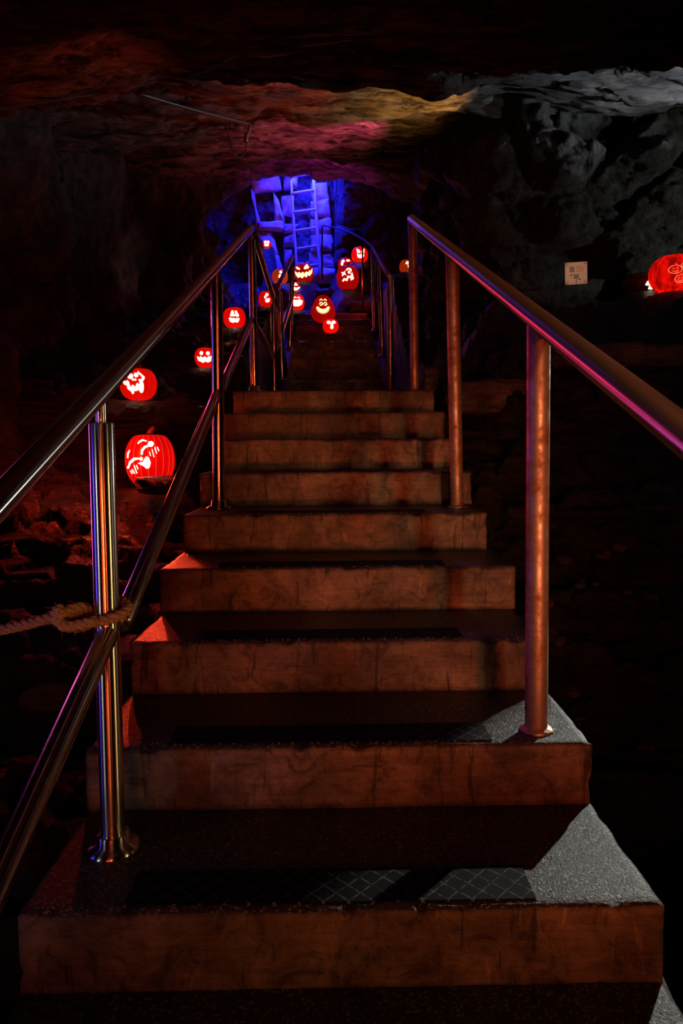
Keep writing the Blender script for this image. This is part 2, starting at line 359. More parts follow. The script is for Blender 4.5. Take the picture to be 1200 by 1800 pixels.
# ------------------------------------------------------------------ pumpkin list (used by the ground for their resting places)
PK = {
 'sleepy':  (265, 857, 85, 97, 2.75), 'horned': (244, 705, 63, 58, 3.35), 'hidden_grin': (361, 647, 37, 36, 4.3),
 'tall_eyes': (412, 578, 39, 37, 5.3), 'side_blob': (468, 541, 27, 29, 6.6), 'moon_grin': (522, 547, 26, 29, 8.45),
 'back_left': (521, 521, 26, 24, 8.85), 'behind_post': (492, 500, 28, 26, 8.9), 'classic': (534, 497, 33, 33, 9.0),
 'twisted': (611, 511, 39, 44, 8.75), 'peeking': (607, 481, 27, 27, 9.15), 'bat': (632, 463, 29, 28, 9.05),
 'far_tiny': (469, 437, 15, 14, 9.6), 'amber': (713, 481, 22, 24, 7.4), 'engraved': (1182, 517, 80, 68, 3.62), 'dim': (1124, 517, 56, 36, 3.95),
}
def base_of(k): px, py, w_, h_, y = PK[k]; return at(px, py, y)
PADS = [(base_of(k), 0.10 + 0.55 * PK[k][2] / FPX * (PK[k][4] + CY)) for k in PK]

# ------------------------------------------------------------------ ground heightfield
LEFTZ = [(-1.8, -0.5), (0, -0.12), (0.8, 0.10), (1.7, 0.30), (2.5, 0.52), (3.0, 0.60), (3.25, 1.08), (4.0, 1.2), (4.3, 1.5), (5.0, 1.75), (6.0, 2.1), (7.0, 2.45), (8.2, 2.68), (8.6, 2.8), (9.0, 3.1), (10.5, 3.3)]
RIGHTZ = [(-1.8, -1.4), (0.3, -1.3), (0.75, -0.3), (1.4, 0.10), (1.8, 0.25), (2.05, 0.52), (2.3, 0.62), (2.42, 0.85), (2.62, 0.95), (2.72, 1.25), (2.85, 1.40), (3.35, 1.46), (3.42, 1.80), (5.2, 1.9), (6.5, 2.6), (7.4, 2.95), (8.2, 2.95), (8.7, 2.95), (9.0, 3.3), (10.5, 3.4)]
MIDZ = [(-1.8, -0.7), (2.9, 0.72), (3.0, 0.95), (4.9, 0.95), (8.25, 2.35), (8.34, 2.62), (8.6, 2.72), (8.95, 3.0), (9.3, 3.2), (10.5, 3.2)]
def ground(x, y, detail=True):
    q = Vector((x * 0.55, y * 0.8, 0)); wob = 0.16 * noise.noise(Vector((x * 0.9, y * 0.4, 3)))
    zl = interp(y + wob, LEFTZ) + 0.22 * max(0, -0.75 - x)
    zr = interp(y + wob * 0.6 + 0.03 * (x - 1), RIGHTZ)
    if x < 1.15: zr -= 0.35 * max(0, min(1, (1.15 - x) / 0.25)) * max(0, min(1, (y - 2.2) / 0.5)) * max(0, min(1, (7.0 - y) / 1.0))
    zm = interp(y, MIDZ)
    a = max(0, min(1, (-0.60 - x) / 0.10)); b = max(0, min(1, (x - 0.63) / 0.10))
    if y > 8.4: a = max(0, min(1, (-0.45 - x) / 0.4)); b = max(0, min(1, (x - 0.2) / 0.4))
    z = zm * (1 - a - b) + zl * a + zr * b
    if detail:
        p = Vector((x * 1.0, y * 1.3, z * 1.5))
        n = fbm(p * 1.5, 6) * 0.09
        # strata terraces
        t = (z + n) / 0.075; fr_ = t - math.floor(t); st = math.floor(t) + min(1, max(0, (fr_ - 0.6) / 0.3))
        k = 0.75 * max(a, b) if y < 8.2 else 0.5
        zz_ = (z + n) * (1 - k) + st * 0.075 * k
        e, c = cells(Vector((x * 2.2, y * 3.5, z * 3)))
        zz_ += (c * 0.05 - (0.04 if e < 0.06 else 0)) * max(a, b)
        zz_ += 0.02 * fbm(Vector((x * 5, y * 9, z * 9)), 4)
        z = zz_ if (a + b) > 0.05 or y > 8.3 else z
    best = 0
    for (p, r) in PADS:
        d = math.hypot(x - p.x, y - p.y) / r
        if d < 1.6:
            wgt = math.exp(-(d ** 6) * 0.8); z = z * (1 - wgt) + (p.z - 0.004) * wgt
    return z
def grid(name, us, vs, fn, m, kind='structure'):
    V, F = [], []; n = len(us)
    for v in vs:
        for u in us: V.append(fn(u, v))
    for j in range(len(vs) - 1):
        for i in range(n - 1): a = j * n + i; F.append((a, a + 1, a + n + 1, a + n))
    o = link(name, mesh(name, V, F), m); tag(o, kind=kind); return o
def lin(a, b, n): return [a + (b - a) * k / (n - 1) for k in range(n)]
grid('floor', lin(-3.2, 4.6, 330), lin(-1.9, 10.5, 520), lambda x, y: (x, y, ground(x, y)), M_GROUND)

# ------------------------------------------------------------------ ceiling: near shelf, recess behind its lip, mouth of the far chamber
CEILY = [(-2, 2.7), (0.5, 2.78), (2.0, 2.92), (3.1, 3.18), (3.32, 3.26), (3.42, 3.50), (4.3, 3.52), (5.0, 3.72), (6.5, 4.15), (8.1, 4.77)]
def ceil_z(x, y):
    lip = 0.10 * noise.noise(Vector((x * 0.8, 1.0, 0))) - 0.12 * x * (1 if x > 0 else 0)
    z = interp(y - lip, CEILY) - 0.16 * max(0, -1.0 - x) + 0.02 * math.sin(x * 1.3)
    if y > 6: z -= 0.20 * ((x + 0.35) / 1.0) ** 2 * min(1, (y - 6) / 2)
    n = noise.fractal(Vector((x * 0.5, y * 1.6, 4)), 0.7, 2.0, 5) * 0.12
    s = Vector((x * 0.7 + 0.4 * noise.noise(Vector((x, y * 2, 1))), y * 5.0, z * 1.5))
    n += noise.ridged_multi_fractal(s, 0.8, 2.1, 6, 1.0, 2.0) * 0.075
    e, c = cells(Vector((x * 0.9, y * 2.2, 9.0)))
    n += 0.035 * (c if e > 0.03 else c - 0.4)
    return z - n
def ceil_pt(u, v):
    if v <= 8.1: return (u, v, ceil_z(u, v))
    z0 = ceil_z(u, 8.1); k = v - 8.1       # fold upwards behind the lintel
    return (u, 8.1 + 0.5 * min(1, k * 2) + 0.06 * fbm(Vector((u, k, 2)), 4), z0 + 0.12 * math.sin(min(1, k * 2) * 3.14) * -1 + max(0, k - 0.3) * 1.0)
grid('ceiling', lin(-4.2, 5.2, 380), lin(-2.2, 10.2, 620), ceil_pt, M_CEIL)
grid('ceiling_far', lin(-3.0, 2.0, 30), lin(8.2, 11.2, 20), lambda x, y: (x, y, 6.0 + 0.1 * fbm(Vector((x, y, 0)))), M_LEFT)

# ------------------------------------------------------------------ rock walls
LW = [(-2.2, -2.1), (0, -2.15), (2.5, -2.2), (4.0, -2.1), (5.5, -1.85), (6.8, -1.45), (7.7, -1.28), (8.4, -1.42), (9.4, -1.75), (10.6, -1.9)]
def left_pt(y, z):
    x = interp(y, LW) - 0.10 * (z - 2.5)
    q = Vector((x, y * 1.3, z * 0.55))
    n = fbm(q * 0.9, 6) * 0.26
    e, c = cells(Vector((0, y * 1.5, z * 0.6)))
    n += 0.24 * c - (0.10 if e < 0.05 else 0)
    n += noise.ridged_multi_fractal(Vector((y * 3.2, z * 0.9, 1)), 0.8, 2.1, 5, 1, 2) * 0.05
    return (x + n - 0.1, y + 0.12 * noise.noise(Vector((y * 2, z, 7))), z)
grid('wall_left', lin(-2.2, 10.6, 420), lin(-0.8, 6.2, 240), left_pt, M_LEFT)
RW = [(5.0, 3.9), (3.6, 4.15), (2.4, 4.30), (1.35, 4.45), (1.12, 4.9), (1.10, 6.2), (1.35, 7.2), (1.45, 8.0), (1.35, 9.0), (1.15, 9.40), (0.20, 9.50), (0.10, 9.62), (0.10, 10.6)]
RS = [0]
for a_, b_ in zip(RW, RW[1:]): RS.append(RS[-1] + math.hypot(b_[0] - a_[0], b_[1] - a_[1]))
RX = list(zip(RS, [p[0] for p in RW])); RY = list(zip(RS, [p[1] for p in RW]))
def right_pt(s, z):
    x, y = interp(s, RX), interp(s, RY); x2, y2 = interp(s + 0.06, RX), interp(s + 0.06, RY); x1, y1 = interp(s - 0.06, RX), interp(s - 0.06, RY)
    t = Vector((x2 - x1, y2 - y1, 0)).normalized() if (x2 - x1 or y2 - y1) else Vector((0, 1, 0)); nrm = Vector((-t.y, t.x, 0))
    p = Vector((x, y, z)); wv = noise.noise_vector(p * 1.3) * 0.35
    e, c = cells(Vector(((s + wv.x) * 1.7, (z + wv.y) * 2.1, 0)))
    n = 0.16 * c + 0.10 * min(e, 0.25) / 0.25 + fbm(p * 2.2, 6) * 0.09 + 0.03 * fbm(p * 9, 4)
    lf = 1.0 if s < 3.0 else 0.8
    if y > 9.2: lf = 0.2
    # a square recess behind the little sign
    if 1.65 < x < 2.25 and y < 4.6 and 1.9 < z < 2.45: n *= 0.25; n -= 0.10
    return p + nrm * (n * lf)
grid('wall_right', lin(0, RS[-1], 420), lin(0.6, 6.2, 260), right_pt, M_RIGHT)
grid('wall_back', lin(-2.6, 0.9, 150), lin(2.6, 6.2, 150), lambda x, z: (x, 10.42 + 0.06 * fbm(Vector((x, 0, z)) * 2, 5) + 0.05 * cells(Vector((x * 3, 0, z * 4)))[1], z), M_DBLOCK)
grid('wall_behind', lin(-4.2, 5.2, 60), lin(-1.5, 3.4, 40), lambda x, z: (x, -4.6 + 0.2 * fbm(Vector((x, 0, z)) * 1.5, 5), z), M_LEFT)
grid('wall_end', lin(-4.6, 4.2, 40), lin(-1.5, 4.2, 40), lambda y, z: (4.9 + 0.2 * fbm(Vector((0, y, z)) * 1.5, 5), y, z), M_RIGHT)

# ------------------------------------------------------------------ stairs
def step_mesh(x0, x1, y0, y1, z0, z1, seed):
    """one cast step: subdivided so arrises chip and the faces undulate; slot 0 riser, slot 1 tread"""
    bm = bmesh.new(); nx = max(20, int((x1 - x0) / 0.012)); ny = max(6, int((y1 - y0) / 0.03)); nz = 12
    xs = lin(x0, x1, nx); ys = lin(y0, y1, ny); zs = lin(z0, z1, nz)
    def add(fn, A, B, mi, flip=False):
        vs = [[bm.verts.new(fn(a, b)) for a in A] for b in B]
        for j in range(len(B) - 1):
            for i in range(len(A) - 1):
                q = (vs[j][i], vs[j][i + 1], vs[j + 1][i + 1], vs[j + 1][i])
                f = bm.faces.new(q[::-1] if flip else q); f.material_index = mi
    add(lambda a, b: (a, y0, b), xs, zs, 0)
    add(lambda a, b: (a, y1, b), xs, zs, 0, True)
    add(lambda a, b: (a, b, z1), xs, ys, 1)
    add(lambda a, b: (x0, a, b), ys, zs, 0, True)
    add(lambda a, b: (x1, a, b), ys, zs, 0)
    add(lambda a, b: (a, b, z0), xs, ys, 0, True)
    bmesh.ops.remove_doubles(bm, verts=bm.verts, dist=1e-5)
    for v in bm.verts:
        p = v.co.copy(); s = Vector((seed * 2.3, 0, 0))
        ed = (abs(p.z - z1) < 1e-4) + (abs(p.y - y0) < 1e-4) + (min(abs(p.x - x0), abs(p.x - x1)) < 1e-4)
        if ed >= 2:
            ch = max(0, noise.noise(p * 22 + s) - 0.12) * 0.016 + 0.0025
            if abs(p.z - z1) < 1e-4: v.co.z -= ch
            if abs(p.y - y0) < 1e-4: v.co.y += ch
            if abs(p.x - x0) < 1e-4: v.co.x += ch
            if abs(p.x - x1) < 1e-4: v.co.x -= ch
        v.co.y += 0.0022 * noise.noise(p * 9 + s) * (abs(p.y - y0) < 1e-4)
        v.co.z += 0.0015 * noise.noise(p * 6 + s)
    me = bpy.data.meshes.new('step'); bm.to_mesh(me); bm.free(); return me
def flight(root, n, xs, y_at, z_at, yend):
    for k in range(n):
        x0, x1 = xs(k); y0 = y_at(k); z1 = z_at(k)
        y1 = y_at(k + 1) + 0.05 if k < n - 1 else yend
        # plan is a little skewed where the casting narrows
        o = link('step', step_mesh(x0, x1, y0, y1, z1 - H * (1.0 if k else 1.05), z1, k), None, root, True)
        o.data.materials.append(M_RISER); o.data.materials.append(M_TREAD)
        s = bbox('grip_strip', x0 + 0.19, x1 - 0.235, y0 + 0.022, y0 + 0.125, z1 - 0.004, z1 + 0.0025, M_STRIP, o, 0.001)
lower = empty('staircase', (0, 0, 0)); tag(lower, 'wide brown concrete staircase in the foreground between the two handrails', 'staircase')
OFF = {0: (0.0, 0.0), 1: (0.0, 0.0), 2: (0.004, 0.0), 3: (0.0, 0.008), 4: (0.004, -0.008), 5: (0.0, 0.006), 6: (0.005, -0.015), 7: (-0.004, 0.004)}
flight(lower, 9, lambda k: (XL + OFF.get(k, (0, 0))[0], XR + OFF.get(k, (0, 0))[1]), lambda k: k * RUN if k >= 0 else 0, lambda k: k * H, YB + 0.05)
lower2 = link('step', step_mesh(XL, XR, -RUN, 0.05, -2 * H, -H, 21), None, lower); lower2.data.materials.append(M_RISER); lower2.data.materials.append(M_TREAD)
bbox('grip_strip', XL + 0.19, XR - 0.235, -RUN + 0.012, -RUN + 0.115, -H - 0.004, -H + 0.0025, M_STRIP, lower2, 0.001)
upper = empty('staircase', (0, YB, ZL)); tag(upper, 'narrow dark upper staircase climbing to the pumpkins beyond the landing', 'staircase')
X2L, X2R = at(499, 668, 5.33).x, at(675, 668, 5.33).x
def flight2():
    for k in range(10):
        o = link('step', step_mesh(X2L, X2R, k * R2, (k + 1) * R2 + 0.05 if k < 9 else 10 * R2 + 0.1, k * H + (0 if k else 0), (k + 1) * H, 40 + k), None, upper)
        o.data.materials.append(M_RISER); o.data.materials.append(M_TREAD)
flight2()
lower_parts = True

# ------------------------------------------------------------------ handrails
PR, RR = 0.0255, 0.0215
def flange(root_post, base, r, m):
    me = lathe_mesh('flange', [(0, 0), (r * 2.15, 0), (r * 2.2, 0.004), (r * 1.9, 0.010), (r * 1.35, 0.014), (r * 1.3, 0.034), (r * 1.02, 0.038), (r * 1.0, 0.036)], 40)
    o = link('flange', me, m, root_post); return o
lh = empty('handrail', (0, 0, 0)); tag(lh, 'stainless steel handrail with two bars along the left side of the stairs', 'handrail')
lp = [atz(200, 1490, 0.0), atz(385, 894, 4 * H), Vector((at(443, 400, 3.0).x, 3.0, ZL)), Vector((at(480, 517, 4.93).x, 4.93, ZL)),
      atz(496, 669, ZL + 2 * H), atz(509, 616, ZL + 5 * H)]
top = [at(176, 689, lp[0].y), None, at(442, 401, lp[2].y), at(480, 521, lp[3].y), None, at(514, 449, lp[5].y)]
def on(a, b, y): t = (y - a.y) / (b.y - a.y); return a + (b - a) * t
top[1] = on(top[0], top[2], lp[1].y); top[4] = on(top[3], top[5], lp[4].y)
mid = [at(193, 1112, lp[0].y), at(382, 692, lp[1].y), at(442, 562, lp[2].y), at(481, 628, lp[3].y), None, at(512, 528, lp[5].y)]
mid[4] = on(mid[3], mid[5], lp[4].y)
for k, b in enumerate(lp):
    t = top[k]; tip = Vector((t.x, t.y, t.z - 0.070))
    if k == 0: tip = at(178, 743, lp[0].y)
    p = pipe('post', b, tip, PR, M_STEEL, lh)
    f = flange(p, b, PR, M_STEEL)
    pipe('connector_pin', (0, 0, (tip - b).length - 0.004), (0, 0, (tip - b).length + 0.055), 0.0105, M_STEEL, p, 20)
start = top[0] + (top[0] - top[2]) * 0.36
pipe('top_rail', start, top[2], RR, M_RAIL, lh); pipe('top_rail', top[2], top[3], RR, M_RAIL, lh); pipe('top_rail', top[3], top[5], RR, M_RAIL, lh)
ms = mid[0] + (mid[0] - mid[1]) * 0.66
pipe('mid_rail', ms + Vector((0.0, 0, 0)), mid[0] + Vector((0.0, -0.012, 0)), 0.0215, M_RAIL, lh)
pipe('mid_rail', mid[0] + Vector((0.018, 0.02, 0.012)), mid[1] + Vector((0, -0.012, 0)), 0.0215, M_RAIL, lh)
pipe('mid_rail', mid[1] + Vector((0.012, 0.01, 0.008)), mid[2], 0.0215, M_RAIL, lh)
pipe('mid_rail', mid[2], mid[3], 0.0215, M_RAIL, lh); pipe('mid_rail', mid[3], mid[5], 0.0215, M_RAIL, lh)
def ball(name, c, r, m, parent):
    bm = bmesh.new(); bmesh.ops.create_uvsphere(bm, u_segments=24, v_segments=16, radius=r); me = bpy.data.meshes.new(name); bm.to_mesh(me); bm.free(); return link(name, me, m, parent, loc=c)
for c in (top[2], top[3], top[5]): ball('rail_joint', c, RR * 1.005, M_RAIL, lh)
for c in (mid[2], mid[3]): ball('rail_joint', c, 0.0216, M_RAIL, lh)

rh = empty('handrail', (0, 0, 0)); tag(rh, 'rusty orange-brown posts and thick grey rail along the right side of the foreground stairs', 'handrail')
rp = [atz(942, 1283, H), atz(803, 892, 4 * H), Vector((at(728, 400, 3.0).x, 3.0, ZL))]
rt0 = at(946, 562, rp[0].y); rt2 = at(724, 386, 3.0); rt1 = on(rt0, rt2, rp[1].y)
# keep the posts plumb: the rail follows them
for b, t in zip(rp, (rt0, rt1, rt2)):
    p = pipe('post', b, Vector((b.x + (t.x - b.x) * 0.8, b.y, t.z - 0.010)), 0.0275, M_RUST, rh)
    # lumpy weld collar at the foot
    me = lathe_mesh('weld_collar', [(0, 0), (0.040, 0), (0.038, 0.005), (0.031, 0.008), (0.0276, 0.012)], 32)
    for v in me.vertices: v.co += noise.noise_vector(v.co * 60) * 0.004
    link('weld_collar', me, M_RUST, p)
pipe('top_rail', rt0 + (rt0 - rt2) * 0.42, rt2 + (rt2 - rt0) * 0.012, 0.0265, M_RRAIL, rh)

r2 = empty('handrail', (0, YB, ZL)); tag(r2, 'short steel handrail on the right of the upper flight, left of the rusty rail', 'handrail')
off = Vector((0, YB, ZL))
q = [Vector((at(686, 600, 4.75).x, 4.75, ZL)), atz(672, 628, ZL + 4 * H), atz(658, 583, ZL + 7 * H)]
qt = [at(685, 487, 4.75), None, at(655, 433, q[2].y)]; qt[1] = on(qt[0], qt[2], q[1].y)
for b, t in zip(q, qt):
    p = pipe('post', b - off, Vector((t.x, t.y, t.z - 0.01)) - off, PR, M_STEEL, r2); flange(p, b, PR, M_STEEL)
pipe('top_rail', qt[0] - off, qt[2] - off, RR, M_RRAIL, r2); ball('rail_joint', qt[2] - off, RR, M_RRAIL, r2)
r3 = empty('handrail', (0, 8.3, ZT)); tag(r3, 'thin dark guard rail crossing from the upper flight towards the blue chamber', 'handrail')
off = Vector((0, 8.3, ZT))
pth = catmull([at(655, 433, q[2].y + 0.06), at(637, 420, 8.1), at(606, 405, 8.7), at(572, 397, 9.3), at(566, 397, 9.4)], 6)
tube('top_rail', [p - off for p in pth], 0.011, M_WIRE, r3, 12)
for px, yt, yb, Y in ((566, 398, 492, 9.4), (637, 419, 546, 8.1)):
    pipe('post', at(px, yb, Y) - off, at(px, yt, Y) - off, 0.012, M_BLACK, r3, 16)

# ------------------------------------------------------------------ rope tied round the first left post
def rope():
    c = at(193, 1085, lp[0].y); R_ = PR + 0.012
    P = []
    def w_(px, py, dy=0.0): return at(px, py, lp[0].y + dy)
    P += [w_(-230, 1150, 0.10), w_(-100, 1128, 0.03), w_(0, 1108, -0.02), w_(50, 1097, -0.03), w_(92, 1088, -0.035)]
    # overhand knot
    P += [w_(118, 1102, -0.015), w_(150, 1100, 0.005), w_(165, 1082, 0.01), w_(148, 1068, -0.01), w_(122, 1072, -0.04), w_(102, 1084, -0.05),
          w_(112, 1100, -0.055), w_(140, 1098, -0.05), w_(165, 1092, -0.045)]
    for k in range(9):
        a = math.radians(200 + k * 30); P.append(c + Vector((math.cos(a) * R_, math.sin(a) * R_, 0.004 * k - 0.006)))
    P += [w_(175, 1078, 0.01), w_(150, 1074, 0.0), w_(128, 1080, -0.02), w_(110, 1092, -0.03), w_(98, 1078, -0.045), w_(106, 1070, -0.06)]
    path = catmull(P, 14); fr = frames(path); V, F = [], []
    L = 0; ph = []
    for i in range(len(path)):
        if i: L += (path[i] - path[i - 1]).length
        ph.append(L / 0.05 * 2 * math.pi)
    for s in range(3):
        pp = [p + (u * math.cos(h + s * 2.094) + v * math.sin(h + s * 2.094)) * 0.0055 for p, (t, u, v), h in zip(path, fr, ph)]
        tube_data(pp, 0.0063, 8, V, F)
    o = link('rope', mesh('rope', V, F), M_ROPE); tag(o, 'frayed brown rope knotted around the nearest left steel post', 'rope')
    # loose fibres
    V, F = [], []
    for k in range(140):
        i = random.randrange(len(path) // 6, len(path)); p = path[i]; d = noise.random_unit_vector()
        tube_data([p + d * 0.009, p + d * 0.016 + Vector((0, 0, 0.002)), p + d * 0.022 + noise.random_unit_vector() * 0.006], 0.0004, 4, V, F)
    fb = link('loose_fibres', mesh('loose_fibres', V, F), M_ROPE, o); fb['kind'] = 'stuff'
rope()

# ------------------------------------------------------------------ pumpkins
def pumpkin_r(w_, h_, shape, ribs, az, el):
    """surface point of a pumpkin of width w_, height h_; az 0 faces -y; origin at its base"""
    rad = w_ / 2; c = math.cos(el); s = math.sin(el)
    rr = rad * abs(c) ** {'pear': 0.8, 'globe': 0.95}.get(shape, 0.75) * (1 - 0.035 * (1 - abs(math.sin(az * ribs / 2)) ** 0.5) * c)
    z = h_ / 2 * (math.copysign(abs(s) ** 0.95, s))
    if shape == 'pear': rr *= 1.0 - 0.30 * (s + 0.35)* (1 if s > -0.35 else 0)
    if s > 0.8: z -= h_ * 0.05 * ((s - 0.8) / 0.2) ** 2
    if s < -0.9: z += h_ * 0.02 * ((-s - 0.9) / 0.1)
    return Vector((rr * math.sin(az), -rr * math.cos(az), z + h_ / 2))
def stroke(pts, wd):
    pts = [Vector(p) for p in pts]; A, B = [], []
    for i, p in enumerate(pts):
        t = (pts[min(i + 1, len(pts) - 1)] - pts[max(i - 1, 0)]).normalized(); n = Vector((-t.y, t.x))
        k = wd / 2 * (0.6 if i in (0, len(pts) - 1) else 1)
        A.append(p + n * k); B.append(p - n * k)
    return A + B[::-1]
def disc(cx, cy, r, ry=None, n=14): ry = ry or r; return [Vector((cx + r * math.cos(2 * math.pi * k / n), cy + ry * math.sin(2 * math.pi * k / n))) for k in range(n)]
def patch(name, poly, surf, m, parent, step=0.09, off=0.0025):
    poly = [Vector(p) for p in poly]
    dense = []
    for a, b in zip(poly, poly[1:] + poly[:1]):
        n = max(1, int((b - a).length / step))
        for k in range(n): dense.append(a + (b - a) * k / n)
    nb = len(dense); xs = [p.x for p in dense]; ys = [p.y for p in dense]
    pts = list(dense); x = min(xs)
    while x < max(xs):
        y = min(ys)
        while y < max(ys): pts.append(Vector((x + 0.001, y + 0.0013))); y += step
        x += step
    vs, es, fs, *_ = delaunay_2d_cdt(pts, [(k, (k + 1) % nb) for k in range(nb)], [], 1, 1e-5)
    V, F = [], []; n = len(vs)
    for v in vs: p, nn = surf(v.x, v.y); V.append(p + nn * off)
    for v in vs: p, nn = surf(v.x, v.y); V.append(p - nn * 0.004)
    ed = {}
    for f in fs:
        F.append(tuple(f)); F.append(tuple(i + n for i in reversed(f)))
        for a, b in zip(f, list(f[1:]) + [f[0]]): ed[(a, b)] = ed.get((a, b), 0) + 1
    for (a, b) in ed:
        if (b, a) not in ed: F.append((b, a, a + n, b + n))
    return link(name, mesh(name, V, F), m, parent)

def pumpkin(key, label, face, yaw=0.0, roll=0.0, shape='round', ribs=16, skin=None, power=2.0, hot=None, group='lit pumpkins', fs=0.9, stem=0.16, tilt=0.0):
    px, py, wpx, hpx, Y = PK[key]; b = base_of(key); s = (Y + CY) / FPX
    w_, h_ = wpx * s, hpx * s
    root = empty('pumpkin', b, yaw); tag(root, label, 'pumpkin', group)
    V, F = [], []; na, ne = 96, 48
    for j in range(ne + 1):
        el = -math.pi / 2 + math.pi * j / ne
        for i in range(na): V.append(pumpkin_r(w_, h_, shape, ribs, 2 * math.pi * i / na, el))
    for j in range(ne):
        for i in range(na): a, c = j * na + i, j * na + (i + 1) % na; F.append((a, c, c + na, a + na))
    bm = bmesh.new(); me = mesh('shell', V, F); bm.from_mesh(me); bmesh.ops.remove_doubles(bm, verts=bm.verts, dist=1e-5); bm.to_mesh(me); bm.free()
    link('shell', me, skin or M_PK, root)
    zt = h_ * 0.93
    if stem:
        sp_ = catmull([(0, 0, zt), (0.02 * w_, 0, zt + h_ * stem * 0.5), (0.09 * w_, 0.02 * w_, zt + h_ * stem)], 6)
        tube('stem', sp_, lambda t: w_ * (0.075 - 0.035 * t) + (w_ * 0.03 if t < 0.15 else 0), M_STEM, root, 10)
    cr_, sr_ = math.cos(roll), math.sin(roll)
    def surf(u, v):
        u, v = u * fs, v * fs; u, v = cr_ * u - sr_ * v, sr_ * u + cr_ * v
        v = max(-0.97, min(0.97, v)); el = math.asin(v) * 0.97 ; c = max(0.25, math.cos(el) ** 0.75)
        az = math.asin(max(-0.98, min(0.98, u / c)))
        p = pumpkin_r(w_, h_, shape, ribs, az, el)
        e = 1e-3; n = (pumpkin_r(w_, h_, shape, 0, az + e, el) - pumpkin_r(w_, h_, shape, 0, az - e, el)).cross(pumpkin_r(w_, h_, shape, 0, az, el + e) - pumpkin_r(w_, h_, shape, 0, az, el - e))
        n = n.normalized() if n.length > 0 else Vector((0, -1, 0))
        if n.dot(p - Vector((0, 0, h_ / 2))) < 0: n = -n
        return p, n
    for nm, poly in face: patch(nm, poly, surf, hot or M_HOT, root)
    if power:
        l = lamp('candle_light', 'POINT', (0, 0.02 * w_, h_ * 0.45), (1.0, 0.25, 0.12), power * w_ * w_ * 4.2, None, min(0.03, w_ * 0.12)); l.parent = root
    return root

def crop(cx, cy, hw, hh): return lambda *p: [((a - cx) / hw, (cy - b) / hh) for a, b in p]
# face 1: sleeping face, tilted
c = crop(487, 1345, 312, 355)
F1 = [('carved_brow', stroke(c((365, 1140), (385, 1112), (420, 1094), (470, 1108)), 0.05)),
      ('carved_eye', stroke(c((412, 1278), (416, 1225), (448, 1185), (500, 1160)), 0.085)), ('carved_eye', disc(*c((521, 1145))[0], 0.11, 0.10)),
      ('carved_brow', stroke(c((228, 1318), (233, 1265), (258, 1222)), 0.042)),
      ('carved_eye', stroke(c((225, 1440), (262, 1372), (312, 1330), (372, 1324)), 0.085)),
      ('carved_nose', disc(*c((402, 1328))[0], 0.07, 0.06)),
      ('carved_mouth', c((362, 1378), (425, 1362), (462, 1302), (492, 1310), (517, 1370), (500, 1432), (470, 1446), (432, 1412)))]
for a_, b_ in (((505, 1240), (517, 1295)), ((535, 1208), (558, 1308)), ((568, 1188), (592, 1265)), ((597, 1185), (617, 1235)), ((265, 1470), (285, 1510)), ((285, 1452), (312, 1505)), ((312, 1400), (346, 1502)), ((345, 1400), (362, 1450))):
    F1.append(('carved_lash', stroke(c(a_, b_), 0.042)))
c = crop(365, 360, 220, 200)
F2 = [('carved_eye', disc(*c((285, 282))[0], 0.15, 0.17)), ('carved_eye', disc(*c((355, 268))[0], 0.12, 0.14)), ('carved_nose', disc(*c((318, 325))[0], 0.05, 0.07)), ('carved_nose', disc(*c((346, 326))[0], 0.05, 0.06)),
      ('carved_mouth', c((213, 275), (195, 312), (190, 352), (215, 380), (245, 388), (252, 430), (290, 462), (302, 490), (320, 490), (326, 456), (352, 456), (385, 442), (402, 476), (425, 476), (440, 440), (441, 372), (428, 345), (452, 320), (455, 290), (425, 262), (388, 233), (375, 215), (376, 235), (408, 272), (428, 298), (418, 318), (380, 326), (398, 350), (390, 395), (374, 362), (356, 375), (352, 402), (330, 402), (320, 384), (302, 390), (295, 412), (278, 408), (266, 350), (250, 336), (215, 345), (203, 322), (217, 280)))]
F3 = [('carved_eye', disc(-0.3, 0.32, 0.17, 0.2)), ('carved_eye', disc(0.35, 0.30, 0.17, 0.2)), ('carved_mouth', [(-0.75, 0.02), (-0.5, -0.12), (-0.35, 0.0), (-0.18, -0.16), (0.05, -0.02), (0.22, -0.18), (0.42, -0.02), (0.7, 0.05), (0.62, -0.45), (0.3, -0.62), (0.1, -0.5), (-0.15, -0.66), (-0.42, -0.5), (-0.62, -0.42)])]
F4 = [('carved_eye', [(-0.42, -0.02), (-0.22, 0.62), (-0.05, 0.6), (0.02, 0.22), (-0.08, -0.05)]), ('carved_eye', [(0.12, 0.6), (0.3, 0.58), (0.55, 0.05), (0.35, -0.12), (0.16, 0.15)]), ('carved_nose', disc(0.08, 0.04, 0.09)),
      ('carved_mouth', [(-0.55, -0.22), (-0.3, -0.18), (-0.2, -0.3), (0.0, -0.2), (0.15, -0.32), (0.35, -0.22), (0.6, -0.2), (0.48, -0.6), (0.25, -0.72), (0.12, -0.6), (-0.1, -0.74), (-0.4, -0.62)])]
F5 = [('carved_eye', disc(0.1, 0.4, 0.2, 0.22)), ('carved_nose', disc(-0.15, 0.05, 0.14, 0.2)), ('carved_mouth', [(-0.1, -0.3), (0.2, -0.1), (0.5, -0.05), (0.45, -0.5), (0.1, -0.65), (-0.15, -0.5)])]
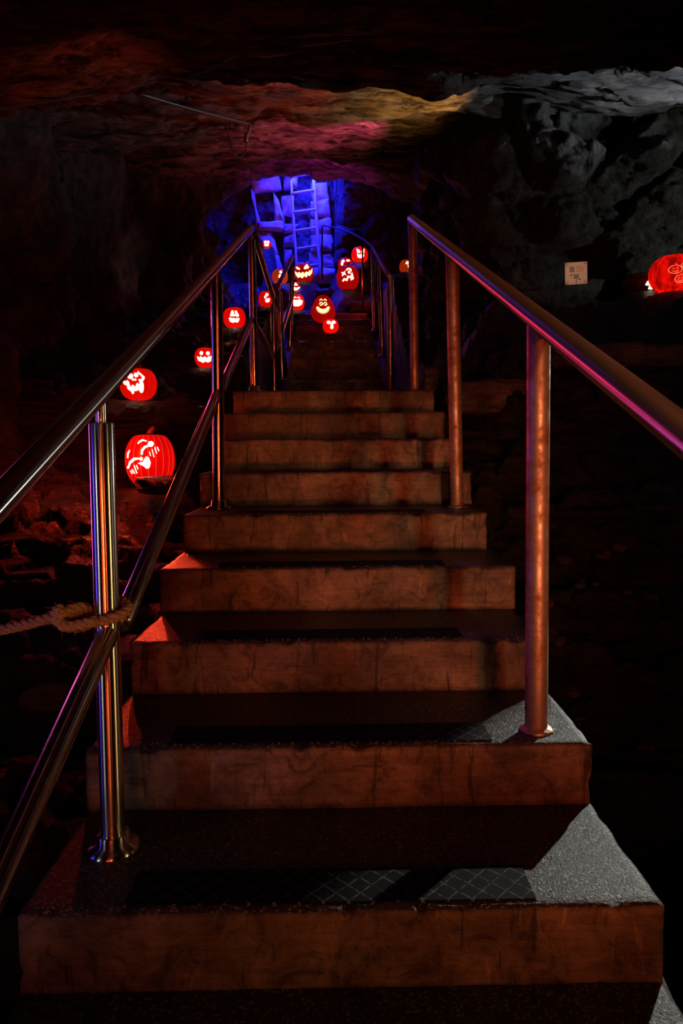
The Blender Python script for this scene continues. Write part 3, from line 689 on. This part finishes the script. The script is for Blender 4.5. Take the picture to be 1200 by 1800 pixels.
F6 = [('carved_eye', [(-0.82, 0.62), (-0.65, 0.2), (-0.35, 0.12), (-0.4, 0.3)]), ('carved_eye', [(0.38, 0.72), (0.05, 0.3), (0.1, 0.12), (0.45, 0.2), (0.6, 0.35)]),
      ('carved_mouth', [(-0.92, 0.12), (-0.6, -0.18), (-0.45, -0.08), (-0.3, -0.26), (-0.1, -0.12), (0.1, -0.26), (0.3, -0.08), (0.5, -0.18), (0.6, 0.05), (0.75, 0.0), (0.92, 0.35), (0.85, -0.15), (0.6, -0.5), (0.45, -0.4), (0.25, -0.66), (0.1, -0.52), (-0.2, -0.72), (-0.35, -0.56), (-0.6, -0.62), (-0.8, -0.3)])]
F7 = [('carved_eye', stroke([(-0.45, 0.42), (-0.25, 0.55), (-0.02, 0.42)], 0.14)), ('carved_eye', stroke([(0.1, 0.42), (0.3, 0.52), (0.5, 0.38)], 0.14)), ('carved_mouth', [(-0.85, 0.12), (-0.4, 0.2), (0, 0.1), (0.45, 0.22), (0.85, 0.1), (0.75, -0.35), (0.3, -0.62), (-0.3, -0.62), (-0.72, -0.3)])]
F8 = [('carved_eye', [(-0.1, 0.85), (-0.3, 0.3), (0.3, 0.35)]), ('carved_mouth', [(-0.4, 0.1), (0.1, -0.05), (0.5, 0.15), (0.75, -0.2), (0.3, -0.35), (0.0, -0.6), (-0.3, -0.3)])]
F9 = [('carved_eye', disc(0.2, 0.4, 0.18)), ('carved_eye', disc(0.62, 0.45, 0.12)), ('carved_mouth', [(0.0, 0.05), (0.4, 0.0), (0.75, -0.1), (0.5, -0.5), (0.15, -0.62), (-0.1, -0.3)])]
def beard():
    o = []
    for k in range(25):
        a = math.radians(192 + k * 156 / 24); r = 0.78 if k % 2 else 0.62; o.append((math.cos(a) * r * 0.88, math.sin(a) * r * 0.95 + 0.15))
    i = []
    for k in range(17):
        a = math.radians(340 - k * 140 / 16); r = 0.40 if k % 2 else 0.32; i.append((math.cos(a) * r * 1.1, math.sin(a) * r * 0.55 + 0.0))
    return o + i
F10 = [('carved_brow', stroke([(-0.4, 0.5), (-0.2, 0.6), (-0.04, 0.5)], 0.11)), ('carved_brow', stroke([(0.08, 0.5), (0.25, 0.6), (0.42, 0.48)], 0.11)),
       ('carved_eye', stroke([(-0.36, 0.18), (-0.28, 0.3), (-0.1, 0.3), (-0.02, 0.18), (-0.12, 0.1), (-0.3, 0.1)], 0.09)), ('carved_eye', stroke([(0.06, 0.2), (0.16, 0.3), (0.32, 0.3), (0.4, 0.18), (0.3, 0.1), (0.12, 0.1)], 0.09)), ('carved_beard', beard())]
F11 = [('carved_eye', disc(-0.25, 0.35, 0.26, 0.24)), ('carved_eye', disc(0.4, 0.38, 0.26, 0.24)), ('carved_mouth', [(0.0, 0.2), (0.3, 0.1), (0.4, -0.4), (0.2, -0.62), (-0.05, -0.5), (0.02, -0.1)])]
F12 = [('carved_brow', stroke([(-0.1, 0.4), (0.1, 0.55), (0.38, 0.48), (0.42, 0.3)], 0.12)), ('carved_eye', stroke([(-0.52, 0.3), (-0.15, 0.05)], 0.15)), ('carved_eye', stroke([(-0.5, 0.02), (-0.2, 0.32)], 0.15)), ('carved_eye', disc(0.2, 0.22, 0.13)),
       ('carved_mouth', stroke([(-0.5, -0.42), (-0.35, -0.28), (-0.1, -0.4), (0.05, -0.12), (0.3, -0.22), (0.45, 0.1), (0.5, -0.3), (0.3, -0.42)], 0.17))]
F13 = [('carved_eye', disc(-0.35, 0.35, 0.22, 0.2)), ('carved_eye', disc(0.35, 0.45, 0.25, 0.15)), ('carved_nose', disc(-0.5, 0.0, 0.15, 0.2))]
F14 = [('carved_eye', [(-0.55, 0.62), (-0.3, 0.45), (-0.12, 0.3), (-0.1, 0.0), (-0.5, 0.0)]), ('carved_eye', [(0.5, 0.65), (0.25, 0.45), (0.1, 0.3), (0.08, 0.0), (0.48, 0.02)]),
       ('carved_mouth', [(-0.52, -0.12), (-0.2, -0.25), (0.0, -0.15), (0.2, -0.25), (0.48, -0.12), (0.4, -0.6), (0, -0.7), (-0.4, -0.6)])]
F15 = [('carved_eye', disc(-0.3, 0.35, 0.32)), ('carved_eye', disc(0.4, 0.35, 0.32)), ('carved_mouth', [(-0.6, -0.1), (-0.2, -0.2), (0.1, -0.1), (0.6, -0.12), (0.4, -0.7), (-0.4, -0.7)])]
F16 = [('carved_eye', [(-0.1, 0.55), (0.4, 0.6), (0.6, 0.2), (0.2, 0.1), (-0.3, 0.15)]), ('carved_mouth', [(0.1, 0.0), (0.5, 0.0), (0.6, -0.5), (0.2, -0.4)])]
def mini(cx, cy, r):
    ring = lambda r_, n=22: [(cx + r_ * math.cos(1.75 + 5.95 * k / n) * 1.15, cy + r_ * math.sin(1.75 + 5.95 * k / n) * 0.85) for k in range(n + 1)]
    return [('carved_outline', stroke(ring(r), 0.028)), ('carved_outline', stroke([(cx - r * 0.1, cy + r * 0.85), (cx, cy + r * 1.15), (cx + r * 0.2, cy + r * 1.1)], 0.026)),
            ('carved_outline', stroke([(cx - r * 0.5, cy + r * 0.1), (cx - r * 0.35, cy + r * 0.3), (cx - r * 0.2, cy + r * 0.1)], 0.024)), ('carved_outline', stroke([(cx + r * 0.2, cy + r * 0.1), (cx + r * 0.35, cy + r * 0.3), (cx + r * 0.5, cy + r * 0.1)], 0.024)),
            ('carved_outline', stroke([(cx - r * 0.55, cy - r * 0.2), (cx - r * 0.2, cy - r * 0.45), (cx + r * 0.2, cy - r * 0.45), (cx + r * 0.55, cy - r * 0.2)], 0.026))]
F17 = mini(-0.22, -0.02, 0.22) + mini(0.02, -0.46, 0.2) + mini(0.44, -0.5, 0.16) + mini(0.16, 0.14, 0.13) + mini(0.38, 0.42, 0.2) + mini(0.50, -0.06, 0.2)
F18 = [('carved_mouth', [(-0.1, -0.52), (0.0, -0.15), (0.3, 0.05), (0.62, -0.1), (0.62, -0.3), (0.5, -0.35), (0.55, -0.85), (0.2, -0.85), (0.2, -0.55)]), ('carved_mouth', [(0.66, -0.5), (0.9, -0.6), (0.75, -0.75)])]

pumpkin('sleepy', 'large ribbed red pumpkin with sleeping face and lashes, lowest on the left rocks', F1, 0.18, 0, 'round', 20, M_PKL, 1.7, fs=1.0)
pumpkin('horned', 'red pumpkin with fanged horned face on the ledge above the large sleeping-face one', F2, 0.2, 0, 'round', 16, None, 1.4, fs=0.96)
pumpkin('hidden_grin', 'small grinning pumpkin half hidden behind the second left post', F3, 0.1, 0, power=1.5)
pumpkin('tall_eyes', 'round red pumpkin with tall eyes and toothed mouth between second and third left posts', F4, 0.1, 0, power=2.0, fs=0.8)
pumpkin('side_blob', 'small red pumpkin with a lopsided carved face beside the sloping landing rail', F5, 0.1, 0, power=1.8, fs=0.85)
pumpkin('moon_grin', 'small pumpkin with a wide moon-shaped grin at top left of the upper flight', F7, 0, 0, power=1.8)
pumpkin('back_left', 'dim pumpkin just behind and above the one with the moon-shaped grin', F8, 0, 0, power=0.8)
pumpkin('behind_post', 'orange-rimmed pumpkin behind the farthest left post, below the blue wall', F9, 0, 0, skin=M_PKO, power=0.5)
pumpkin('classic', 'purple-lit pumpkin with slanted eyes and wide jagged grin before the ladder', F6, 0, 0.04, power=0.35, hot=glow('yellow_glowing_carving', (1.0, 0.55, 0.22), 3.0), fs=1.0)
pumpkin('twisted', 'large dark red pumpkin with crossed eye and crooked mouth on right rock pile', F12, -0.05, 0.1, power=0.5)
pumpkin('peeking', 'pumpkin mostly hidden behind the large crooked-mouthed one', F13, 0, 0, power=0.8)
pumpkin('bat', 'bright red pumpkin with pointed eyes highest on the right rock pile', F14, 0.1, 0, power=2.2, fs=0.85)
pumpkin('far_tiny', 'tiny distant glowing pumpkin in front of the blue wall on the left', F15, 0, 0, power=0.6, stem=0)
pumpkin('amber', 'small amber pumpkin just left of the farthest rusty post', F16, 0.1, 0, skin=M_PKO, power=0.8, hot=glow('amber_glowing_carving', (1.0, 0.62, 0.25), 2.5))
pumpkin('engraved', 'large streaked red pumpkin engraved with little pumpkin outlines at the right edge', F17, -0.15, 0, 'globe', 24, M_PKS, 2.4, hot=M_DIM, stem=0, fs=1.0)
pumpkin('dim', 'dim brown pumpkin with a pale glowing carved patch behind the engraved one', F18, 0, 0, skin=M_PKD, power=0.0, hot=glow('pale_glowing_carving', (0.95, 0.78, 0.5), 2.2), stem=0)
# two pumpkins standing on the steps
PK['bearded'] = (568, 568, 45, 49, 7.72); PK['small_front'] = (581, 586, 28, 25, 7.36)
def on_step(key, k):
    px, py, w_, h_, y = PK[key]; p = atz(px, py, ZL + k * H + 0.003); PK[key] = (px, py, w_, h_, p.y)
on_step('bearded', 8); on_step('small_front', 7)
pumpkin('bearded', 'tall pear-shaped pumpkin with big spiky beard grin on the upper stairs', F10, 0, 0, 'pear', 14, None, 0.8, hot=M_WARM)
pumpkin('small_front', 'small bright pumpkin sitting one step below the bearded pumpkin', F11, 0, 0, power=2.4, stem=0)

# ------------------------------------------------------------------ blue chamber masonry and ladder
def block(name, quad, Y, depth, m, label, seed, cat='stone block', group=None):
    """rough stone block whose front outline is the four given corners"""
    c = [at(px, py, Y) for px, py in quad]; V = []; n = 9; bm = bmesh.new(); g = {}
    for side in (0, 1):
        for j in range(n + 1):
            for i in range(n + 1):
                u, v = i / n, j / n
                p = (c[0] * (1 - u) + c[1] * u) * (1 - v) + (c[3] * (1 - u) + c[2] * u) * v
                ed = min(u, 1 - u, v, 1 - v)
                y = (Y - 0.05 * (min(1, ed * 4)) + 0.035 * fbm(p * 5 + Vector((seed, 0, 0)), 4)) if side == 0 else Y + depth
                q_ = noise.noise_vector(p * 5 + Vector((0, seed, 0))) * 0.03
                g[side, i, j] = bm.verts.new((p.x + q_.x, y, p.z + q_.z))
    for j in range(n):
        for i in range(n):
            bm.faces.new((g[0, i, j], g[0, i, j + 1], g[0, i + 1, j + 1], g[0, i + 1, j])); bm.faces.new((g[1, i, j], g[1, i + 1, j], g[1, i + 1, j + 1], g[1, i, j + 1]))
    for i in range(n):
        bm.faces.new((g[0, i, 0], g[0, i + 1, 0], g[1, i + 1, 0], g[1, i, 0])); bm.faces.new((g[0, i + 1, n], g[0, i, n], g[1, i, n], g[1, i + 1, n]))
        bm.faces.new((g[0, 0, i + 1], g[0, 0, i], g[1, 0, i], g[1, 0, i + 1])); bm.faces.new((g[0, n, i], g[0, n, i + 1], g[1, n, i + 1], g[1, n, i]))
    bmesh.ops.recalc_face_normals(bm, faces=bm.faces[:])
    me = bpy.data.meshes.new(name); bm.to_mesh(me); bm.free(); o = link(name, me, m); tag(o, label, cat, group); return o
YW = 10.12
B_ = 'lime-washed blocks of the blue-lit wall'
blocks = [
 (((441, 318), (488, 300), (496, 334), (446, 340)), 'long lime-washed stone forming the top of the blue niche', 0.02),
 (((441, 330), (448, 338), (456, 402), (449, 400)), 'thin upright edge stone left of the blue niche', 0.0),
 (((482, 338), (490, 352), (499, 390), (481, 388)), 'bulging right jamb stone of the blue niche', -0.02),
 (((452, 392), (499, 384), (496, 408), (452, 404)), 'sill stone beneath the blue niche', -0.03),
 (((446, 405), (478, 409), (490, 448), (462, 446)), 'sloping whitewashed slab just below the niche sill', 0.0),
 (((464, 444), (491, 448), (497, 492), (466, 492)), 'lowest sloping whitewashed slab above the behind-post pumpkin', -0.02),
 (((497, 303), (524, 302), (522, 330), (498, 332)), 'top stone behind the ladder head', 0.03),
 (((494, 345), (517, 344), (514, 378), (496, 378)), 'squarish stone left of the ladder, level with the niche', 0.03),
 (((498, 394), (522, 393), (516, 410), (499, 411)), 'flat stone left of the ladder, below the niche level', 0.02),
 (((498, 413), (520, 412), (519, 434), (497, 435)), 'second lowest stone beside the ladder left rail', 0.03),
 (((498, 438), (512, 438), (512, 470), (499, 470)), 'lowest narrow stone beside the ladder left rail', 0.02),
 (((546, 322), (574, 318), (578, 350), (549, 352)), 'top block of the column right of the ladder', 0.05),
 (((547, 353), (577, 350), (580, 380), (546, 381)), 'second block down in the column right of the ladder', 0.02),
 (((545, 383), (580, 381), (583, 412), (546, 412)), 'third block down in the column right of the ladder', 0.03),
 (((545, 414), (583, 413), (585, 442), (544, 444)), 'fourth block down in the column right of the ladder', 0.0),
 (((543, 446), (586, 444), (588, 468), (545, 470)), 'second lowest block in the column right of the ladder', 0.02),
 (((543, 472), (588, 470), (589, 497), (542, 497)), 'lowest block in the column right of the ladder', 0.0),
 (((515, 462), (543, 460), (544, 492), (514, 492)), 'pale stone at the foot of the ladder', 0.06)]
for i, (qd, lb, dy) in enumerate(blocks):
    block('stone_block', qd, YW + 0.08 + dy, 0.10, M_BLOCK, lb, i * 1.7, group=B_)
lad = empty('ladder', at(520, 497, 10.02)); tag(lad, 'metal ladder standing against the blue-lit stone wall', 'ladder')
o_ = lad.location
YL = 10.02
pipe('side_rail', at(523, 499, YL) - o_, at(510, 300, YL + 0.05) - o_, 0.022, M_LADDER, lad, 16); pipe('side_rail', at(564, 498, YL) - o_, at(551, 316, YL + 0.05) - o_, 0.028, M_LADDER, lad, 16)
for (x0, y0, x1, y1) in ((509, 311, 530, 308), (513, 340, 552, 334), (516, 373, 555, 368), (518, 406, 557, 400), (520, 438, 559, 432), (522, 470, 561, 465)):
    if x1 < 540: x1, y1 = 551, 305; 
    pipe('rung', at(x0, y0, YL + 0.02) - o_, at(x1, y1, YL + 0.02) - o_, 0.021, M_LADDER, lad, 14)

# ------------------------------------------------------------------ sign board on the right wall
def sign():
    P0, P1, P2, P3 = at(993, 462, 4.05), at(1032, 459, 4.02), at(1032, 498, 4.02), at(993, 501, 4.05)
    ux = (P1 - P0); W_ = ux.length; hz = (P0 - P3).length; ux.normalize(); uz = (P0 - P3).normalized(); n = ux.cross(uz); 
    M = Matrix(((ux.x, -n.x, uz.x, P3.x), (ux.y, -n.y, uz.y, P3.y), (ux.z, -n.z, uz.z, P3.z), (0, 0, 0, 1)))
    root = empty('information_sign'); root.matrix_world = M; tag(root, 'small square pale information board with dark print on the right wall', 'sign')
    mp, nt, P = mat('lit_sign_board'); P.inputs['Base Color'].default_value = (0.75, 0.62, 0.5, 1)
    P.inputs['Roughness'].default_value = 0.6
    dk, _, P = mat('dark_sign_print'); P.inputs['Base Color'].default_value = (0.03, 0.03, 0.03, 1)
    rd, _, P = mat('red_sign_print'); P.inputs['Base Color'].default_value = (0.7, 0.1, 0.05, 1)
    bbox('board', 0, W_, 0, 0.012, 0, hz, mp, root, 0.001)
    f = lambda u0, u1, v0, v1, m, nm: bbox(nm, u0 * W_, u1 * W_, -0.0015, 0.001, v0 * hz, v1 * hz, m, root, 0)
    for k in range(4): f(0.2, 0.42, 0.76 - k * 0.065, 0.795 - k * 0.065, dk, 'printed_bar')
    for k, l in enumerate((0.2, 0.36, 0.34, 0.3)): f(0.5, 0.5 + l, 0.80 - k * 0.075, 0.825 - k * 0.075, rd, 'printed_line')
    f(0.485, 0.515, 0.03, 0.42, dk, 'printed_emblem')
    for u, v in ((0.42, 0.42), (0.58, 0.42), (0.42, 0.3), (0.58, 0.3), (0.5, 0.36), (0.28, 0.42), (0.66, 0.22)): f(u - 0.04, u + 0.04, v - 0.03, v + 0.03, dk, 'printed_emblem')
    for u, v in ((0.12, 0.87), (0.88, 0.9), (0.12, 0.1), (0.88, 0.12)): 
        s_ = pipe('screw', (u * W_, 0.0, v * hz), (u * W_, -0.004, v * hz), 0.004, M_WIRE, root, 12)
    for u in (0.2, 0.8): pipe('wall_peg', (u * W_, 0.012, hz / 2), (u * W_, 0.30, hz / 2), 0.006, M_BLACK, root, 12)
sign()

# ------------------------------------------------------------------ conduit under the ceiling
cn = empty('ceiling_conduit', at(248, 168, 3.3)); tag(cn, 'thin metal conduit with hanging cable under the ceiling, upper left', 'conduit'); o_ = cn.location
tube('pipe', [p - o_ for p in catmull([at(244, 165, 3.3), at(340, 193, 3.7), at(432, 217, 4.2), at(439, 222, 4.22), at(436, 236, 4.22)], 8)], 0.011, M_WIRE, cn, 12)
pipe('junction_box', at(434, 234, 4.22) - o_, at(432, 250, 4.22) - o_, 0.018, M_WIRE, cn, 20)
tube('cable', [p - o_ for p in catmull([at(396, 208, 4.0), at(402, 240, 4.0), at(410, 268, 4.0), at(420, 277, 4.05), at(430, 268, 4.1), at(433, 250, 4.2)], 8)], 0.0045, M_BLACK, cn, 8)
tube('cable', [p - o_ for p in catmull([at(0, 192, 2.6), at(90, 178, 2.8), at(190, 163, 3.1), at(244, 165, 3.3)], 8)], 0.003, M_BLACK, cn, 8)

# ------------------------------------------------------------------ loose stones
def gz(px, py, Y, dz=0): p = at(px, py, Y); return p
rock('boulder', gz(112, 1250, 0.95) - Vector((0, 0, 0.03)), (0.26, 0.22, 0.20), M_SLAB, 'rounded boulder lying below the knotted rope, left of the stairs', 'boulder', seed=3, flat=0.3, rz=0.4)
rock('boulder', gz(-30, 1255, 0.85) - Vector((0, 0, 0.03)), (0.16, 0.2, 0.2), M_SLAB, 'partly cropped boulder at the left edge of the picture', 'boulder', seed=4, flat=0.3)
rock('stone_slab', gz(858, 716, 2.9), (0.52, 0.3, 0.20), M_SLAB, 'long pale slab lying right of the second rusty post', 'rock', seed=5, flat=0.8)
rock('stone', gz(886, 662, 3.2), (0.24, 0.2, 0.20), M_GROUND, 'dark pointed stone standing behind the long pale slab', 'rock', seed=6, flat=0.2)
rock('stone', gz(757, 682, 3.2), (0.10, 0.1, 0.16), M_SLAB, 'small upright stone between the two farther rusty posts', 'rock', seed=7, flat=0.5)
rock('stone_slab', gz(1080, 640, 2.80), (0.78, 0.28, 0.13), M_SLAB, 'broad flat capping slab on the right dry-stone bank', 'rock', seed=8, flat=0.9)
rock('stone_slab', gz(1110, 700, 2.66), (0.46, 0.25, 0.17), M_GROUND, 'thick dark slab under the broad capping slab on the right', 'rock', seed=9, flat=0.85)
rock('stone', gz(1000, 700, 2.66), (0.22, 0.2, 0.17), M_GROUND, 'squarish dark stone left of the thick dark slab under the capping slab', 'rock', seed=10, flat=0.85)
rock('stone', gz(284, 862, 2.45), (0.26, 0.16, 0.10), M_GROUND, 'dark stone overlapping the lower right of the sleeping-face pumpkin', 'rock', seed=12, flat=0.5)
rock('stone_slab', gz(645, 548, 8.45), (0.55, 0.3, 0.16), M_GROUND, 'red-lit slab beneath the large crooked-mouthed pumpkin', 'rock', seed=13, flat=0.8)
rock('stone_slab', gz(655, 575, 8.35), (0.42, 0.25, 0.14), M_GROUND, 'dark slab lowest in the right rock pile beside upper flight', 'rock', seed=14, flat=0.8)
rock('boulder', gz(572, 529, 8.95), (0.36, 0.3, 0.22), M_GROUND, 'violet-lit boulder in the middle behind the bearded pumpkin', 'boulder', seed=15, flat=0.4)
st = None
for k in range(26):
    x = random.uniform(0.72, 1.35); y = random.uniform(0.9, 1.9)
    s = random.uniform(0.025, 0.07)
    o = rock('loose_stone', (x, y, ground(x, y) - 0.2 * s), (s * 1.4, s, s * 0.7), M_SLAB, 'small loose stone in the rubble right of the front rusty post', 'stone', 'rubble stones right of the stairs', seed=30 + k, rz=random.uniform(0, 3), sub=2)
